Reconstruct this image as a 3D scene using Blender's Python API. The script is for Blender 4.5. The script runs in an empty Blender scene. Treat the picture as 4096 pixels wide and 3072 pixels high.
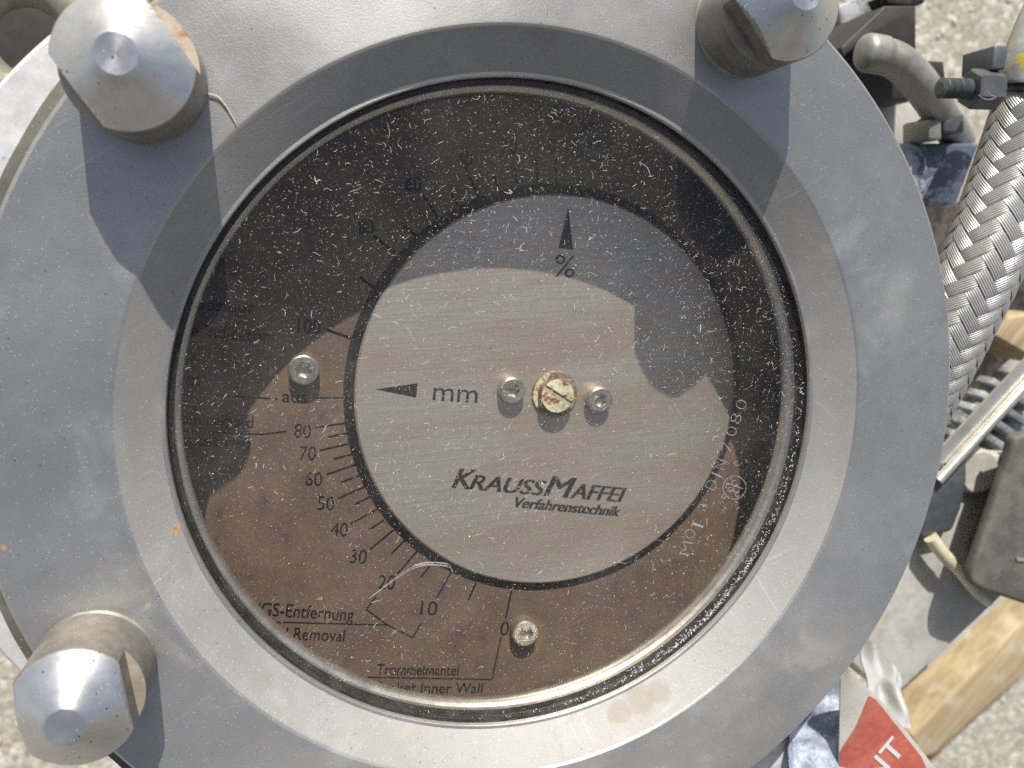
import bpy, bmesh, math, random
from mathutils import Vector, Matrix, noise as mnoise

sc = bpy.context.scene
COL = sc.collection
MM = 0.001

# ------------------------------------------------------------------ camera
CAM_R = Matrix(((0.970339, 0.107339, -0.216613), (-0.06935, 0.981956, 0.175933), (0.231589, -0.155692, 0.960274)))
CAM_C = Vector((-42.1533, 42.209, 178.6638))            # millimetres
FPX = 3413.333                                          # focal length in photo pixels (4096 wide)
cam = bpy.data.cameras.new('camera')
cam.lens = 30.0
cam.sensor_width = 36.0
cam.clip_start = 0.004
cam.clip_end = 200.0
cam.dof.use_dof = True
cam.dof.focus_distance = 0.196
cam.dof.aperture_fstop = 19.0
cam_ob = bpy.data.objects.new('camera', cam)
m4 = CAM_R.to_4x4()
m4.translation = CAM_C * MM
cam_ob.matrix_world = m4
COL.objects.link(cam_ob)
sc.camera = cam_ob

# ------------------------------------------------------------------ sky and sun
SUN = Vector((0.07, 1.45, 1.0)).normalized()            # towards the sun
el = math.asin(SUN.z)
az = math.atan2(SUN.x, SUN.y)
world = bpy.data.worlds.new('World')
sc.world = world
world.use_nodes = True
nt = world.node_tree
bg = nt.nodes['Background']
sky = nt.nodes.new('ShaderNodeTexSky')
sky.sky_type = 'NISHITA'
sky.sun_disc = False
sky.sun_elevation = el
sky.sun_rotation = az
sky.altitude = 100
sky.air_density = 1.0
sky.dust_density = 2.6
sky.ozone_density = 0.8
hsv = nt.nodes.new('ShaderNodeHueSaturation')          # hazy air: paler sky
hsv.inputs['Saturation'].default_value = 0.90
nt.links.new(sky.outputs[0], hsv.inputs['Color'])
# clouds added to the sky for soft patches in the reflections
wtc = nt.nodes.new('ShaderNodeTexCoord')
cn = nt.nodes.new('ShaderNodeTexNoise')
cn.inputs['Scale'].default_value = 2.6
cn.inputs['Detail'].default_value = 5
cn.inputs['Roughness'].default_value = .58
nt.links.new(wtc.outputs['Generated'], cn.inputs['Vector'])
cr = nt.nodes.new('ShaderNodeMapRange')
cr.interpolation_type = 'SMOOTHSTEP'
for i_, v_ in zip((1, 2, 3, 4), (.50, .66, 0.0, .38)):
    cr.inputs[i_].default_value = v_
nt.links.new(cn.outputs[0], cr.inputs[0])
cm = nt.nodes.new('ShaderNodeMix')
cm.data_type = 'RGBA'
cm.inputs[7].default_value = (8.2, 8.2, 8.3, 1)
nt.links.new(cr.outputs[0], cm.inputs[0])
nt.links.new(hsv.outputs[0], cm.inputs[6])
nt.links.new(cm.outputs[2], bg.inputs[0])
bg.inputs[1].default_value = 0.105
sun = bpy.data.lights.new('sun', 'SUN')
sun.energy = 4.7
sun.angle = math.radians(0.53)
sun.color = (1.0, 0.955, 0.88)
sun_ob = bpy.data.objects.new('sun', sun)
sun_ob.rotation_euler = SUN.to_track_quat('Z', 'Y').to_euler()
COL.objects.link(sun_ob)
sc.view_settings.view_transform = 'Standard'
sc.view_settings.look = 'None'
sc.view_settings.gamma = 1.0
sc.view_settings.use_curve_mapping = False
sc.view_settings.exposure = 0.19
sc.cycles.max_bounces = 10
sc.cycles.transparent_max_bounces = 16
sc.cycles.caustics_reflective = False
sc.cycles.caustics_refractive = False
sc.cycles.sample_clamp_indirect = 6.0
sc.cycles.use_denoising = False

# ------------------------------------------------------------------ helpers
def px(x, y, z):
    """photo pixel (4096 x 3072) -> point in mm on the plane at height z (mm)"""
    d = CAM_R @ Vector(((x - 2048) / FPX, -(y - 1536) / FPX, -1.0))
    t = (z - CAM_C.z) / d.z
    return CAM_C + d * t

def p2(x, y, z):
    """same for pixels of the 2212-wide view"""
    return px(x * 4096 / 2212, y * 4096 / 2212, z)

def thing(name, label, cat, origin=(0, 0, 0), group=None):
    o = bpy.data.objects.new(name, None)
    o.empty_display_size = 0.01
    o.location = Vector(origin) * MM
    o['label'] = label
    o['category'] = cat
    if group:
        o['group'] = group
    o['_o'] = list(origin)
    COL.objects.link(o)
    return o

def sharp(bm, deg=32):
    lim = math.radians(deg)
    bm.normal_update()
    for f in bm.faces:
        f.smooth = True
    for e in bm.edges:
        if len(e.link_faces) == 2:
            if e.calc_face_angle(0) > lim:
                e.smooth = False

def obj(name, bm, mat, parent=None, origin=None, smooth=32):
    """link a bmesh (world mm) as ONE mesh object"""
    if smooth:
        sharp(bm, smooth)
    root = parent
    while root is not None and '_o' not in root:
        root = root.parent
    if origin is None:
        origin = Vector(root['_o']) if root is not None else Vector((0, 0, 0))
    origin = Vector(origin)
    for v in bm.verts:
        v.co = (v.co - origin) * MM
    me = bpy.data.meshes.new(name)
    bm.to_mesh(me)
    bm.free()
    mats = mat if isinstance(mat, (list, tuple)) else [mat]
    for m in mats:
        me.materials.append(m)
    o = bpy.data.objects.new(name, me)
    COL.objects.link(o)
    if parent is not None:
        o.parent = parent
    else:
        o.location = origin * MM
    return o

def tag(o, label, cat=None, group=None, kind=None):
    o['label'] = label
    if cat:
        o['category'] = cat
    if group:
        o['group'] = group
    if kind:
        o['kind'] = kind
    return o

def lathe(bm, prof, c=(0, 0), n=192, closed=False, mi=0, clampf=None):
    rings = []
    for r, z in prof:
        ring = []
        for i in range(n):
            a = 2 * math.pi * i / n
            rr = clampf(r, z, a) if clampf else r
            ring.append(bm.verts.new((c[0] + rr * math.cos(a), c[1] + rr * math.sin(a), z)))
        rings.append(ring)
    for k in range(len(rings) - 1 + (1 if closed else 0)):
        A, B = rings[k], rings[(k + 1) % len(rings)]
        for i in range(n):
            j = (i + 1) % n
            f = bm.faces.new((A[i], A[j], B[j], B[i]))
            f.material_index = mi
    return rings

def disc_cap(bm, ring, flip=False, mi=0):
    f = bm.faces.new(ring if not flip else list(reversed(ring)))
    f.material_index = mi

def prism(bm, top, depth, vec=None, bevel=0.0, mi=0):
    """solid from a top polygon (list of Vectors) pushed down by depth"""
    down = Vector(vec) if vec else Vector((0, 0, -depth))
    a = [bm.verts.new(v) for v in top]
    b = [bm.verts.new(Vector(v) + down) for v in top]
    fs = [bm.faces.new(a), bm.faces.new(list(reversed(b)))]
    n = len(a)
    for i in range(n):
        j = (i + 1) % n
        fs.append(bm.faces.new((a[j], a[i], b[i], b[j])))
    bmesh.ops.recalc_face_normals(bm, faces=fs)
    if bevel > 0:
        es = set()
        for f in fs:
            es.update(f.edges)
        bmesh.ops.bevel(bm, geom=list(es), offset=bevel, segments=3, affect='EDGES', profile=0.5)
    return fs

def tube(bm, pts, rad, n=16, caps=True, flat=None):
    pts = [Vector(p) for p in pts]
    rads = rad if isinstance(rad, (list, tuple)) else [rad] * len(pts)
    up = Vector((0, 0, 1))
    rings = []
    for i, p in enumerate(pts):
        t = (pts[min(i + 1, len(pts) - 1)] - pts[max(i - 1, 0)]).normalized()
        u = t.cross(up)
        if u.length < 1e-4:
            u = t.cross(Vector((1, 0, 0)))
        u.normalize()
        w = u.cross(t).normalized()
        fl = flat[i] if flat else 1.0
        rings.append([bm.verts.new(p + u * rads[i] * math.cos(2 * math.pi * k / n) + w * rads[i] * fl * math.sin(2 * math.pi * k / n)) for k in range(n)])
    for a, b in zip(rings, rings[1:]):
        for k in range(n):
            j = (k + 1) % n
            bm.faces.new((a[k], a[j], b[j], b[k]))
    if caps:
        bm.faces.new(list(reversed(rings[0])))
        bm.faces.new(rings[-1])
    bmesh.ops.recalc_face_normals(bm, faces=bm.faces[:])

def spline(pts, m=8):
    """Catmull-Rom through points"""
    P = [Vector(p) for p in pts]
    P = [P[0] * 2 - P[1]] + P + [P[-1] * 2 - P[-2]]
    out = []
    for i in range(1, len(P) - 2):
        for k in range(m):
            t = k / m
            a, b, c, d = P[i - 1], P[i], P[i + 1], P[i + 2]
            out.append(0.5 * ((2 * b) + (c - a) * t + (2 * a - 5 * b + 4 * c - d) * t * t + (3 * b - a - 3 * c + d) * t ** 3))
    out.append(P[-2])
    return out

# ------------------------------------------------------------------ materials
class M:
    """tiny node-graph builder"""
    def __init__(s, name):
        s.m = bpy.data.materials.new(name)
        s.m.use_nodes = True
        s.t = s.m.node_tree
        s.b = s.t.nodes['Principled BSDF']
        s.out = s.t.nodes['Material Output']
        s.co = s.t.nodes.new('ShaderNodeTexCoord').outputs['Object']
    def n(s, typ, **kw):
        nd = s.t.nodes.new(typ)
        for k, v in kw.items():
            setattr(nd, k, v)
        return nd
    def set(s, sock, v):
        if isinstance(v, bpy.types.NodeSocket):
            s.t.links.new(v, sock)
        else:
            if sock.type == 'RGBA' and not hasattr(v, '__len__'):
                v = (v, v, v)
            if sock.type == 'RGBA' and len(v) == 3:
                v = (*v, 1)
            sock.default_value = v
    def map(s, scale, co=None, rot=(0, 0, 0)):
        ro = s.n('ShaderNodeMapping')           # turn first, then stretch
        s.set(ro.inputs['Vector'], co or s.co)
        ro.inputs['Rotation'].default_value = tuple(-a for a in rot)
        nd = s.n('ShaderNodeMapping')
        s.t.links.new(ro.outputs[0], nd.inputs['Vector'])
        nd.inputs['Scale'].default_value = scale
        return nd.outputs[0]
    def noise(s, scale, detail=4, rough=.55, co=None, dist=0.0):
        nd = s.n('ShaderNodeTexNoise')
        s.set(nd.inputs['Vector'], co or s.co)
        nd.inputs['Scale'].default_value = scale
        nd.inputs['Detail'].default_value = detail
        nd.inputs['Roughness'].default_value = rough
        nd.inputs['Distortion'].default_value = dist
        return nd.outputs[0]
    def vor(s, scale, co=None, feat='F1'):
        nd = s.n('ShaderNodeTexVoronoi', feature=feat)
        s.set(nd.inputs['Vector'], co or s.co)
        nd.inputs['Scale'].default_value = scale
        return nd
    def ramp(s, v, a, b, lo=0.0, hi=1.0, mode='SMOOTHSTEP'):
        nd = s.n('ShaderNodeMapRange', interpolation_type=mode)
        s.set(nd.inputs[0], v)
        for i, q in zip((1, 2, 3, 4), (a, b, lo, hi)):
            nd.inputs[i].default_value = q
        return nd.outputs[0]
    def math(s, op, a, b=0.0):
        nd = s.n('ShaderNodeMath', operation=op)
        s.set(nd.inputs[0], a)
        s.set(nd.inputs[1], b)
        return nd.outputs[0]
    def mix(s, f, a, b, mode='MIX'):
        nd = s.n('ShaderNodeMix', data_type='RGBA', blend_type=mode)
        s.set(nd.inputs[0], f)
        s.set(nd.inputs[6], a)
        s.set(nd.inputs[7], b)
        return nd.outputs[2]
    def specks(s, cell, size, keep, co=None):
        """0..1 mask of small dots: cell frequency, dot radius in cells, share kept"""
        v = s.vor(cell, co)
        w = s.n('ShaderNodeTexWhiteNoise', noise_dimensions='3D')
        s.t.links.new(v.outputs['Position'], w.inputs['Vector'])
        k = s.math('LESS_THAN', w.outputs['Value'], keep)
        d = s.ramp(v.outputs['Distance'], size, size * .55)
        return s.math('MULTIPLY', k, d)
    def bump(s, h, strength, dist):
        nd = s.n('ShaderNodeBump')
        nd.inputs['Strength'].default_value = strength
        nd.inputs['Distance'].default_value = dist
        s.set(nd.inputs['Height'], h)
        s.set(s.b.inputs['Normal'], nd.outputs[0])
    def p(s, **kw):
        al = dict(color='Base Color', rough='Roughness', metal='Metallic', aniso='Anisotropic', tangent='Tangent', spec='Specular IOR Level', alpha='Alpha', trans='Transmission Weight', coat='Coat Weight')
        for k, v in kw.items():
            s.set(s.b.inputs[al[k]], v)
        return s.m

def radial(s):
    nd = s.n('ShaderNodeTangent', direction_type='RADIAL', axis='Z')
    return nd.outputs[0]

def metal(name, base, rough=.42, met=.85, aniso=0.0, mott=.16, dust=.5, pits=.4, rust=0.0, tint=(0.23, 0.12, 0.05), brushed=None, sc_=1.0):
    s = M(name)
    big = s.noise(38 * sc_, 5, .6)
    mid = s.noise(240 * sc_, 5, .65)
    fine = s.noise(2600, 3, .7)
    v = s.math('ADD', s.math('MULTIPLY', big, .6), s.math('MULTIPLY', mid, .4))
    f = s.ramp(v, .36, .64)
    dark = tuple(c * (1 - mott) for c in base)
    lite = tuple(min(1, c * (1 + mott)) for c in base)
    col = s.mix(f, dark, lite)
    col = s.mix(s.ramp(fine, .3, .75, 0, .35), col, tuple(c * .72 for c in base))
    if pits:
        pm = s.math('MULTIPLY', s.specks(900, .25, .16), s.ramp(s.noise(60, 3), .45, .62))
        col = s.mix(s.math('MULTIPLY', pm, pits), col, (.05, .048, .045))
    metv = met
    if dust:
        dm = s.math('MAXIMUM', s.specks(1150, .2, .14), s.specks(620, .14, .07))
        dm = s.math('MULTIPLY', dm, dust)
        col = s.mix(dm, col, (.8, .78, .74))
        metv = s.math('SUBTRACT', met, s.math('MULTIPLY', dm, met))
    if rust:
        rm = s.math('MULTIPLY', s.ramp(s.noise(70, 6, .75), .56, .68), s.ramp(s.noise(900, 4, .7), .42, .6))
        rm = s.math('MULTIPLY', rm, rust)
        col = s.mix(rm, col, tint)
        metv = s.math('MULTIPLY', metv, s.math('SUBTRACT', 1.0, rm)) if not isinstance(metv, float) else s.math('MULTIPLY', s.math('SUBTRACT', 1.0, rm), metv)
    s.p(color=col, metal=metv, rough=s.ramp(mid, .3, .7, rough - .05, rough + .07))
    if aniso:
        s.p(aniso=aniso, tangent=radial(s))
        s.b.inputs['Anisotropic Rotation'].default_value = .25
    h = s.math('ADD', s.math('MULTIPLY', fine, .5), s.math('MULTIPLY', mid, .6))
    if brushed is not None:
        br = s.noise(1.0, 4, .6, s.map((90, 2600, 90), rot=(0, 0, brushed)))
        h = s.math('ADD', h, br)
    s.bump(h, .25, .00012)
    return s.m

MAT = {}
def m_flange(name, base, met0, r0, r1, an):
    s = M(name)
    co3 = s.co
    big = s.noise(22, 5, .62)
    mid = s.noise(150, 5, .65)
    fine = s.noise(2400, 3, .7)
    col = s.mix(s.ramp(s.math('ADD', s.math('MULTIPLY', big, .65), s.math('MULTIPLY', mid, .35)), .36, .66), tuple(c * .90 for c in base), tuple(c * 1.05 for c in base))
    # dull handling stains and paler dried patches
    st = s.ramp(s.noise(34, 6, .7, dist=.6), .56, .68)
    col = s.mix(s.math('MULTIPLY', st, .45), col, (.30, .275, .24))
    dr = s.ramp(s.noise(52, 5, .6, s.map((1, 1, 1), rot=(0, 0, 1.1)), dist=.4), .52, .74)
    col = s.mix(s.math('MULTIPLY', dr, .10), col, (.74, .72, .69))
    col = s.mix(s.ramp(fine, .32, .72, 0, .42), col, tuple(c * .70 for c in base))
    # fine grinding scratches in two directions
    scr = 0
    for ang, k in ((.5, .60), (-.95, .63), (1.9, .62)):
        q = s.ramp(s.noise(1.0, 3, .7, s.map((18, 900, 18), rot=(0, 0, ang))), k, k + .10)
        q = s.math('MULTIPLY', q, s.ramp(s.noise(45, 3, .5, s.map((1, 1, 1), rot=(0, 0, ang * 2))), .50, .64))
        scr = s.math('MAXIMUM', q, scr)
    col = s.mix(s.math('MULTIPLY', scr, .20), col, (.80, .79, .77))
    pits = s.math('MULTIPLY', s.math('MAXIMUM', s.specks(1000, .22, .12), s.specks(560, .14, .03)), s.ramp(s.noise(60, 3), .44, .60))
    col = s.mix(s.math('MULTIPLY', pits, .7), col, (.07, .065, .06))
    dm = s.math('MULTIPLY', s.math('MAXIMUM', s.specks(1700, .20, .26), s.specks(800, .11, .10)), .55)
    col = s.mix(dm, col, (.86, .84, .80))
    # rust freckles at the places where they sit on the real flange (mm)
    rmask = 0
    nz = s.math('MULTIPLY', s.math('SUBTRACT', s.noise(700, 4, .7), .5), .0016)
    spots = [(705, 2120, 1.5, -6), (770, 2250, .5, -4), (785, 2335, .35, -4), (592, 2420, .8, -.5), (688, 2450, .45, -2), (752, 2452, .5, -3), (777, 2370, .4, -4), (905, 2475, .35, -4), (835, 2390, .35, -5), (735, 1155, 1.0, -5), (640, 1410, .35, -4), (636, 1500, .35, -4), (690, 1165, .5, -5), (15, 2190, .7, 0), (430, 2420, .5, 0), (480, 1975, .45, 0), (835, 2390, .4, -4), (940, 2540, .35, -4)]
    for x, y, r, z_ in spots:
        c = px(x, y, z_) * MM
        d = s.n('ShaderNodeVectorMath', operation='DISTANCE')
        s.t.links.new(co3, d.inputs[0])
        d.inputs[1].default_value = (c.x, c.y, c.z + .05)
        m = s.ramp(s.math('ADD', d.outputs['Value'], nz), r * MM * 1.1, r * MM * .35)
        rmask = s.math('MAXIMUM', m, rmask)
    rcol = s.mix(s.ramp(s.noise(1500, 3), .35, .65), (.30, .12, .035), (.52, .30, .11))
    col = s.mix(s.math('MULTIPLY', rmask, .85), col, rcol)
    for x, y, r_w in ((2560, 2800, 4.6), (2640, 2770, 3.6), (2480, 2850, 3.4)):
        c = px(x, y, -4) * MM
        d = s.n('ShaderNodeVectorMath', operation='DISTANCE')
        s.t.links.new(co3, d.inputs[0])
        d.inputs[1].default_value = (c.x, c.y, c.z + .05)
        wob = s.math('MULTIPLY', s.math('SUBTRACT', s.noise(210, 4, .6), .5), .004)
        col = s.mix(s.ramp(s.math('ADD', d.outputs['Value'], wob), r_w * MM, r_w * MM * .55, 0, .55), col, (.27, .245, .20))
    met = s.math('SUBTRACT', met0, s.math('MULTIPLY', s.math('MAXIMUM', dm, rmask), .7))
    met = s.math('SUBTRACT', met, s.math('MULTIPLY', dr, .15))
    s.p(color=col, metal=met, rough=s.math('ADD', s.ramp(big, .3, .7, r0, r1), s.math('MULTIPLY', st, .08)), aniso=an, tangent=radial(s))
    s.b.inputs['Anisotropic Rotation'].default_value = .25
    h = s.math('ADD', s.math('MULTIPLY', fine, .6), s.math('MULTIPLY', mid, .5))
    s.bump(h, .5, .00014)
    return s.m
MAT['flange'] = m_flange('turned_steel', (.525, .515, .49), .78, .36, .50, .5)
MAT['bevel'] = m_flange('rough_turned_bevel', (.39, .38, .362), .46, .60, .72, .2)
MAT['nut'] = metal('nut_steel', (.635, .64, .645), .29, .82, aniso=.5, mott=.14, dust=.5, pits=1.0, rust=.45)
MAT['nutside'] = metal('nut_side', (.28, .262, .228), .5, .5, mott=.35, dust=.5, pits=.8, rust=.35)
MAT['ledge'] = metal('rusty_ledge', (.46, .40, .32), .6, .3, mott=.3, dust=.3, pits=.8, rust=1.0, tint=(.40, .15, .045))
MAT['housing'] = metal('polished_housing', (.82, .81, .79), .38, .45, mott=.12, dust=.5, pits=.5)
MAT['groove'] = metal('groove_dirt_screw_shade', (.16, .15, .125), .7, .2, mott=.35, dust=.3, pits=.8)
MAT['lip'] = metal('lip_steel', (.60, .585, .555), .35, .85, mott=.15, dust=.15, pits=.4, rust=.25)
MAT['zinc'] = metal('screw_zinc', (.62, .58, .50), .36, .85, mott=.2, dust=.2, pits=.5, rust=.3, sc_=3)
MAT['olive'] = metal('olive_steel', (.23, .22, .17), .6, .3, mott=.3, dust=.4, pits=.6, rust=.2)
MAT['dark'] = metal('dark_steel', (.045, .043, .04), .6, .2, mott=.3, dust=.1, pits=0)
MAT['rod'] = metal('galvanised_rod', (.36, .35, .33), .5, .55, mott=.22, dust=.1, pits=.3)
MAT['bolt'] = metal('grey_bolt', (.14, .15, .16), .5, .5, mott=.2, dust=.1, pits=.3)
MAT['sheet'] = metal('sheet_steel', (.60, .585, .53), .3, .7, mott=.08, dust=.1, pits=.1)
MAT['wire'] = None

def plain(name, base, rough=.6, mott=.2, scale=60, spec=.4, c2=None, mask=(.42, .6), bump=.2):
    s = M(name)
    a = s.noise(scale, 6, .6)
    b = s.noise(scale * 9, 4, .65)
    v = s.math('ADD', s.math('MULTIPLY', a, .65), s.math('MULTIPLY', b, .35))
    c2 = c2 or tuple(min(1, c * (1 + 2 * mott)) for c in base)
    col = s.mix(s.ramp(v, *mask), tuple(c * (1 - mott) for c in base), c2)
    s.p(color=col, rough=rough, spec=spec)
    if bump:
        s.bump(v, bump, .0006)
    return s.m

MAT['rubber'] = plain('black_rubber', (.018, .018, .02), .5, .3, 200, .4, (.05, .05, .05))
MAT['gravel_ground'] = None
MAT['blue'] = plain('worn_blue_paint', (.13, .16, .22), .5, .3, 70, .4, (.42, .46, .54), (.45, .58))
MAT['greige'] = plain('greige_paint', (.46, .44, .39), .55, .12, 25, .4, (.56, .54, .49))
MAT['boxgrey'] = plain('dusty_grey_paint', (.125, .115, .098), .6, .12, 120, .3, (.17, .158, .136))
MAT['brownblack'] = plain('brown_and_gap_shade', (.045, .036, .03), .6, .4, 50, .3, (.10, .085, .07))
MAT['motor'] = plain('grey_blue_paint', (.22, .235, .25), .5, .3, 80, .4, (.42, .43, .44))
MAT['white'] = plain('white_film', (.60, .60, .58), .4, .06, 60, .4, (.68, .68, .66))
MAT['tagwhite'] = plain('tag_paper', (.70, .66, .58), .45, .05, 60, .4)
MAT['tagred'] = plain('tag_red', (.60, .135, .10), .4, .1, 60, .5, (.68, .19, .14))
MAT['tagtext'] = plain('tag_letter_white', (.82, .8, .78), .45, .02, 60, .4)
MAT['crumple'] = plain('blue_grey_film', (.26, .31, .40), .35, .25, 110, .5, (.52, .57, .66))
MAT['cream'] = plain('cream_plastic', (.62, .57, .42), .5, .1, 60, .4)
MAT['ink'] = plain('black_ink', (.020, .019, .021), .55, .3, 900, .3, (.045, .043, .046), bump=0)
MAT['etch'] = None
MAT['ringblack'] = plain('glossy_black', (.014, .014, .014), .4, .3, 500, .2, (.03, .03, .028))
MAT['straw'] = plain('dry_straw', (.62, .54, .38), .7, .12, 300, .3, (.55, .45, .32))
MAT['lint'] = plain('white_lint', (.80, .79, .76), .8, .04, 900, .2, bump=0)

def m_wood():
    s = M('weathered_wood')
    g = s.noise(1.0, 6, .65, s.map((9, 330, 120), rot=(0, 0, math.radians(44))), .4)
    c = s.mix(s.ramp(g, .32, .7), (.30, .225, .13), (.50, .40, .245))
    c = s.mix(s.ramp(s.noise(40, 4), .5, .7, 0, .8), c, (.52, .47, .38))
    s.p(color=c, rough=.75)
    s.bump(g, .4, .001)
    return s.m
MAT['wood'] = m_wood()

def m_ground():
    s = M('gritty_soil')
    a = s.noise(16, 6, .65)
    b_ = s.noise(110, 5, .7)
    v2 = s.vor(230)
    col = s.mix(s.ramp(a, .35, .65), (.46, .43, .37), (.60, .57, .51))
    col = s.mix(s.ramp(b_, .40, .66), (.36, .335, .27), col)
    w = s.n('ShaderNodeTexWhiteNoise', noise_dimensions='3D')
    s.t.links.new(v2.outputs['Position'], w.inputs['Vector'])
    col = s.mix(s.ramp(w.outputs['Value'], .72, .95, 0, .55), col, (.72, .69, .62))
    col = s.mix(s.ramp(w.outputs['Value'], .22, .05, 0, .5), col, (.24, .23, .17))
    s.p(color=col, rough=.92, spec=.15)
    s.bump(s.math('ADD', b_, s.math('MULTIPLY', v2.outputs['Distance'], -.5)), .5, .003)
    return s.m
MAT['gravel_ground'] = m_ground()

def m_yellow():
    s = M('grey_with_old_yellow_paint')
    a = s.noise(110, 6, .7)
    col = s.mix(s.ramp(s.noise(160, 4), .35, .65), (.34, .35, .35), (.50, .51, .50))
    col = s.mix(s.ramp(a, .50, .56), col, (.62, .50, .06))
    s.p(color=col, rough=.5)
    s.bump(a, .3, .0008)
    return s.m
MAT['yellow'] = m_yellow()

def m_wire():
    s = M('braid_wire')
    uv = s.n('ShaderNodeUVMap').outputs[0]
    sep = s.n('ShaderNodeSeparateXYZ')
    s.t.links.new(uv, sep.inputs[0])
    w = s.math('SINE', s.math('MULTIPLY', sep.outputs[1], 2 * math.pi * 6))
    nz = s.noise(300, 4)
    col = s.mix(s.ramp(w, -1, .2, .0, 1.0), (.34, .34, .335), (.60, .60, .59))
    col = s.mix(s.ramp(nz, .35, .6, 0, .45), col, (.38, .37, .34))
    s.p(color=col, metal=.5, rough=.42)
    s.bump(w, .6, .00018)
    return s.m
MAT['wire'] = m_wire()

def m_dial():
    s = M('brown_dial')
    grain = s.noise(1.0, 5, .7, s.map((1500, 140, 300)))
    blot = s.noise(70, 6, .7)
    pur = s.ramp(s.noise(130, 6, .75), .54, .68)
    col = s.mix(s.ramp(blot, .3, .7), (.150, .106, .082), (.230, .163, .122))
    col = s.mix(s.ramp(grain, .35, .7, 0, .55), col, (.165, .112, .082))
    col = s.mix(s.math('MULTIPLY', pur, .75), col, (.115, .072, .088))
    col = s.mix(s.ramp(s.noise(19, 4, .6, dist=.8), .48, .66, 0, .3), col, (.120, .086, .070))
    # rusty wash round the two visible dial screws
    for x_, y_, r_w in ((1216, 1500, 6.6), (2100, 2550, 7.5)):
        c = px(x_, y_, -37) * MM
        d = s.n('ShaderNodeVectorMath', operation='DISTANCE')
        s.t.links.new(s.co, d.inputs[0])
        d.inputs[1].default_value = (c.x, c.y, c.z + .05)
        wob = s.math('MULTIPLY', s.math('SUBTRACT', s.noise(260, 4, .6), .5), .003)
        col = s.mix(s.ramp(s.math('ADD', d.outputs['Value'], wob), r_w * MM, r_w * MM * .6, 0, .55), col, (.30, .19, .085))
    fine = s.noise(2300, 2)
    col = s.mix(s.ramp(fine, .45, .75, 0, .4), col, (.08, .055, .045))
    s.p(color=col, rough=.5, metal=.12, spec=.3)
    s.bump(grain, .15, .0001)
    return s.m
MAT['dial'] = m_dial()

def m_silver():
    s = M('brushed_disc')
    br = s.noise(1.0, 5, .65, s.map((60, 1900, 60), rot=(0, 0, math.radians(-2))))
    soft = s.noise(1.0, 4, .6, s.map((16, 90, 16), rot=(0, 0, math.radians(3))))
    fine = s.noise(1800, 3, .7)
    col = s.mix(s.ramp(br, .3, .7), (.60, .54, .465), (.75, .69, .61))
    col = s.mix(s.ramp(soft, .42, .66, 0, .6), col, (.60, .47, .36))
    rust = s.math('MULTIPLY', s.ramp(s.noise(1.0, 5, .75, s.map((120, 520, 120), rot=(0, 0, math.radians(-2)))), .53, .68), s.ramp(fine, .46, .62))
    rust = s.math('MULTIPLY', rust, .75)
    col = s.mix(rust, col, (.20, .095, .05))
    s.p(color=col, metal=s.math('SUBTRACT', .72, s.math('MULTIPLY', rust, .6)), rough=.42)
    s.bump(br, .3, .0001)
    return s.m
MAT['silver'] = m_silver()

def m_whitepaint():
    s = M('chipped_white_paint')
    a = s.noise(420, 5, .7)
    col = s.mix(s.ramp(a, .50, .57), (.78, .72, .52), (.22, .09, .035))
    col = s.mix(s.math('MULTIPLY', s.ramp(s.noise(900, 4), .5, .66), .5), col, (.5, .3, .12))
    s.p(color=col, rough=.5)
    s.bump(a, .4, .0003)
    return s.m
MAT['paint'] = m_whitepaint()

def m_rustring():
    s = M('rusty_washer')
    a = s.noise(330, 5, .7)
    col = s.mix(s.ramp(a, .40, .60), (.42, .37, .30), (.20, .10, .055))
    s.p(color=col, rough=.55, metal=.35)
    s.bump(a, .4, .0003)
    return s.m
MAT['rustring'] = m_rustring()

def m_glass():
    s = M('dusty_glass')
    s.t.nodes.remove(s.b)
    fr = s.n('ShaderNodeFresnel')
    fr.inputs[0].default_value = 1.5
    gl = s.n('ShaderNodeBsdfGlossy')
    gl.inputs['Roughness'].default_value = .03
    tr = s.n('ShaderNodeBsdfTransparent')
    tr.inputs[0].default_value = (.95, .945, .93, 1)
    df = s.n('ShaderNodeBsdfDiffuse')
    df.inputs[0].default_value = (.62, .58, .52, 1)
    film = s.math('ADD', s.ramp(s.noise(30, 5, .6), .30, .72, .008, .034), s.math('ADD', s.ramp(s.noise(1500, 3, .7), .5, .8, 0, .04), s.ramp(s.noise(14, 4, .5, dist=1.5), .5, .72, 0, .035)))
    dots = s.math('MAXIMUM', s.math('MAXIMUM', s.specks(1500, .17, .22), s.specks(800, .11, .10)), s.math('MULTIPLY', s.specks(2600, .24, .30), .55))
    film = s.math('MAXIMUM', film, s.math('MULTIPLY', dots, .75))
    # the film lies on the upper face only
    geo = s.n('ShaderNodeNewGeometry')
    sep = s.n('ShaderNodeSeparateXYZ')
    s.t.links.new(geo.outputs['True Normal'], sep.inputs[0])
    pos = s.n('ShaderNodeSeparateXYZ')
    s.t.links.new(s.co, pos.inputs[0])
    top = s.math('GREATER_THAN', pos.outputs[2], -.0095)
    film = s.math('MULTIPLY', film, top)
    m1 = s.n('ShaderNodeMixShader')
    front = s.math('SUBTRACT', 1.0, geo.outputs['Backfacing'])
    s.set(m1.inputs[0], s.math('MULTIPLY', fr.outputs[0], front))
    s.t.links.new(tr.outputs[0], m1.inputs[1])
    s.t.links.new(gl.outputs[0], m1.inputs[2])
    m2 = s.n('ShaderNodeMixShader')
    s.set(m2.inputs[0], film)
    s.t.links.new(m1.outputs[0], m2.inputs[1])
    s.t.links.new(df.outputs[0], m2.inputs[2])
    s.t.links.new(m2.outputs[0], s.out.inputs[0])
    return s.m
MAT['glass'] = m_glass()

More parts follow.
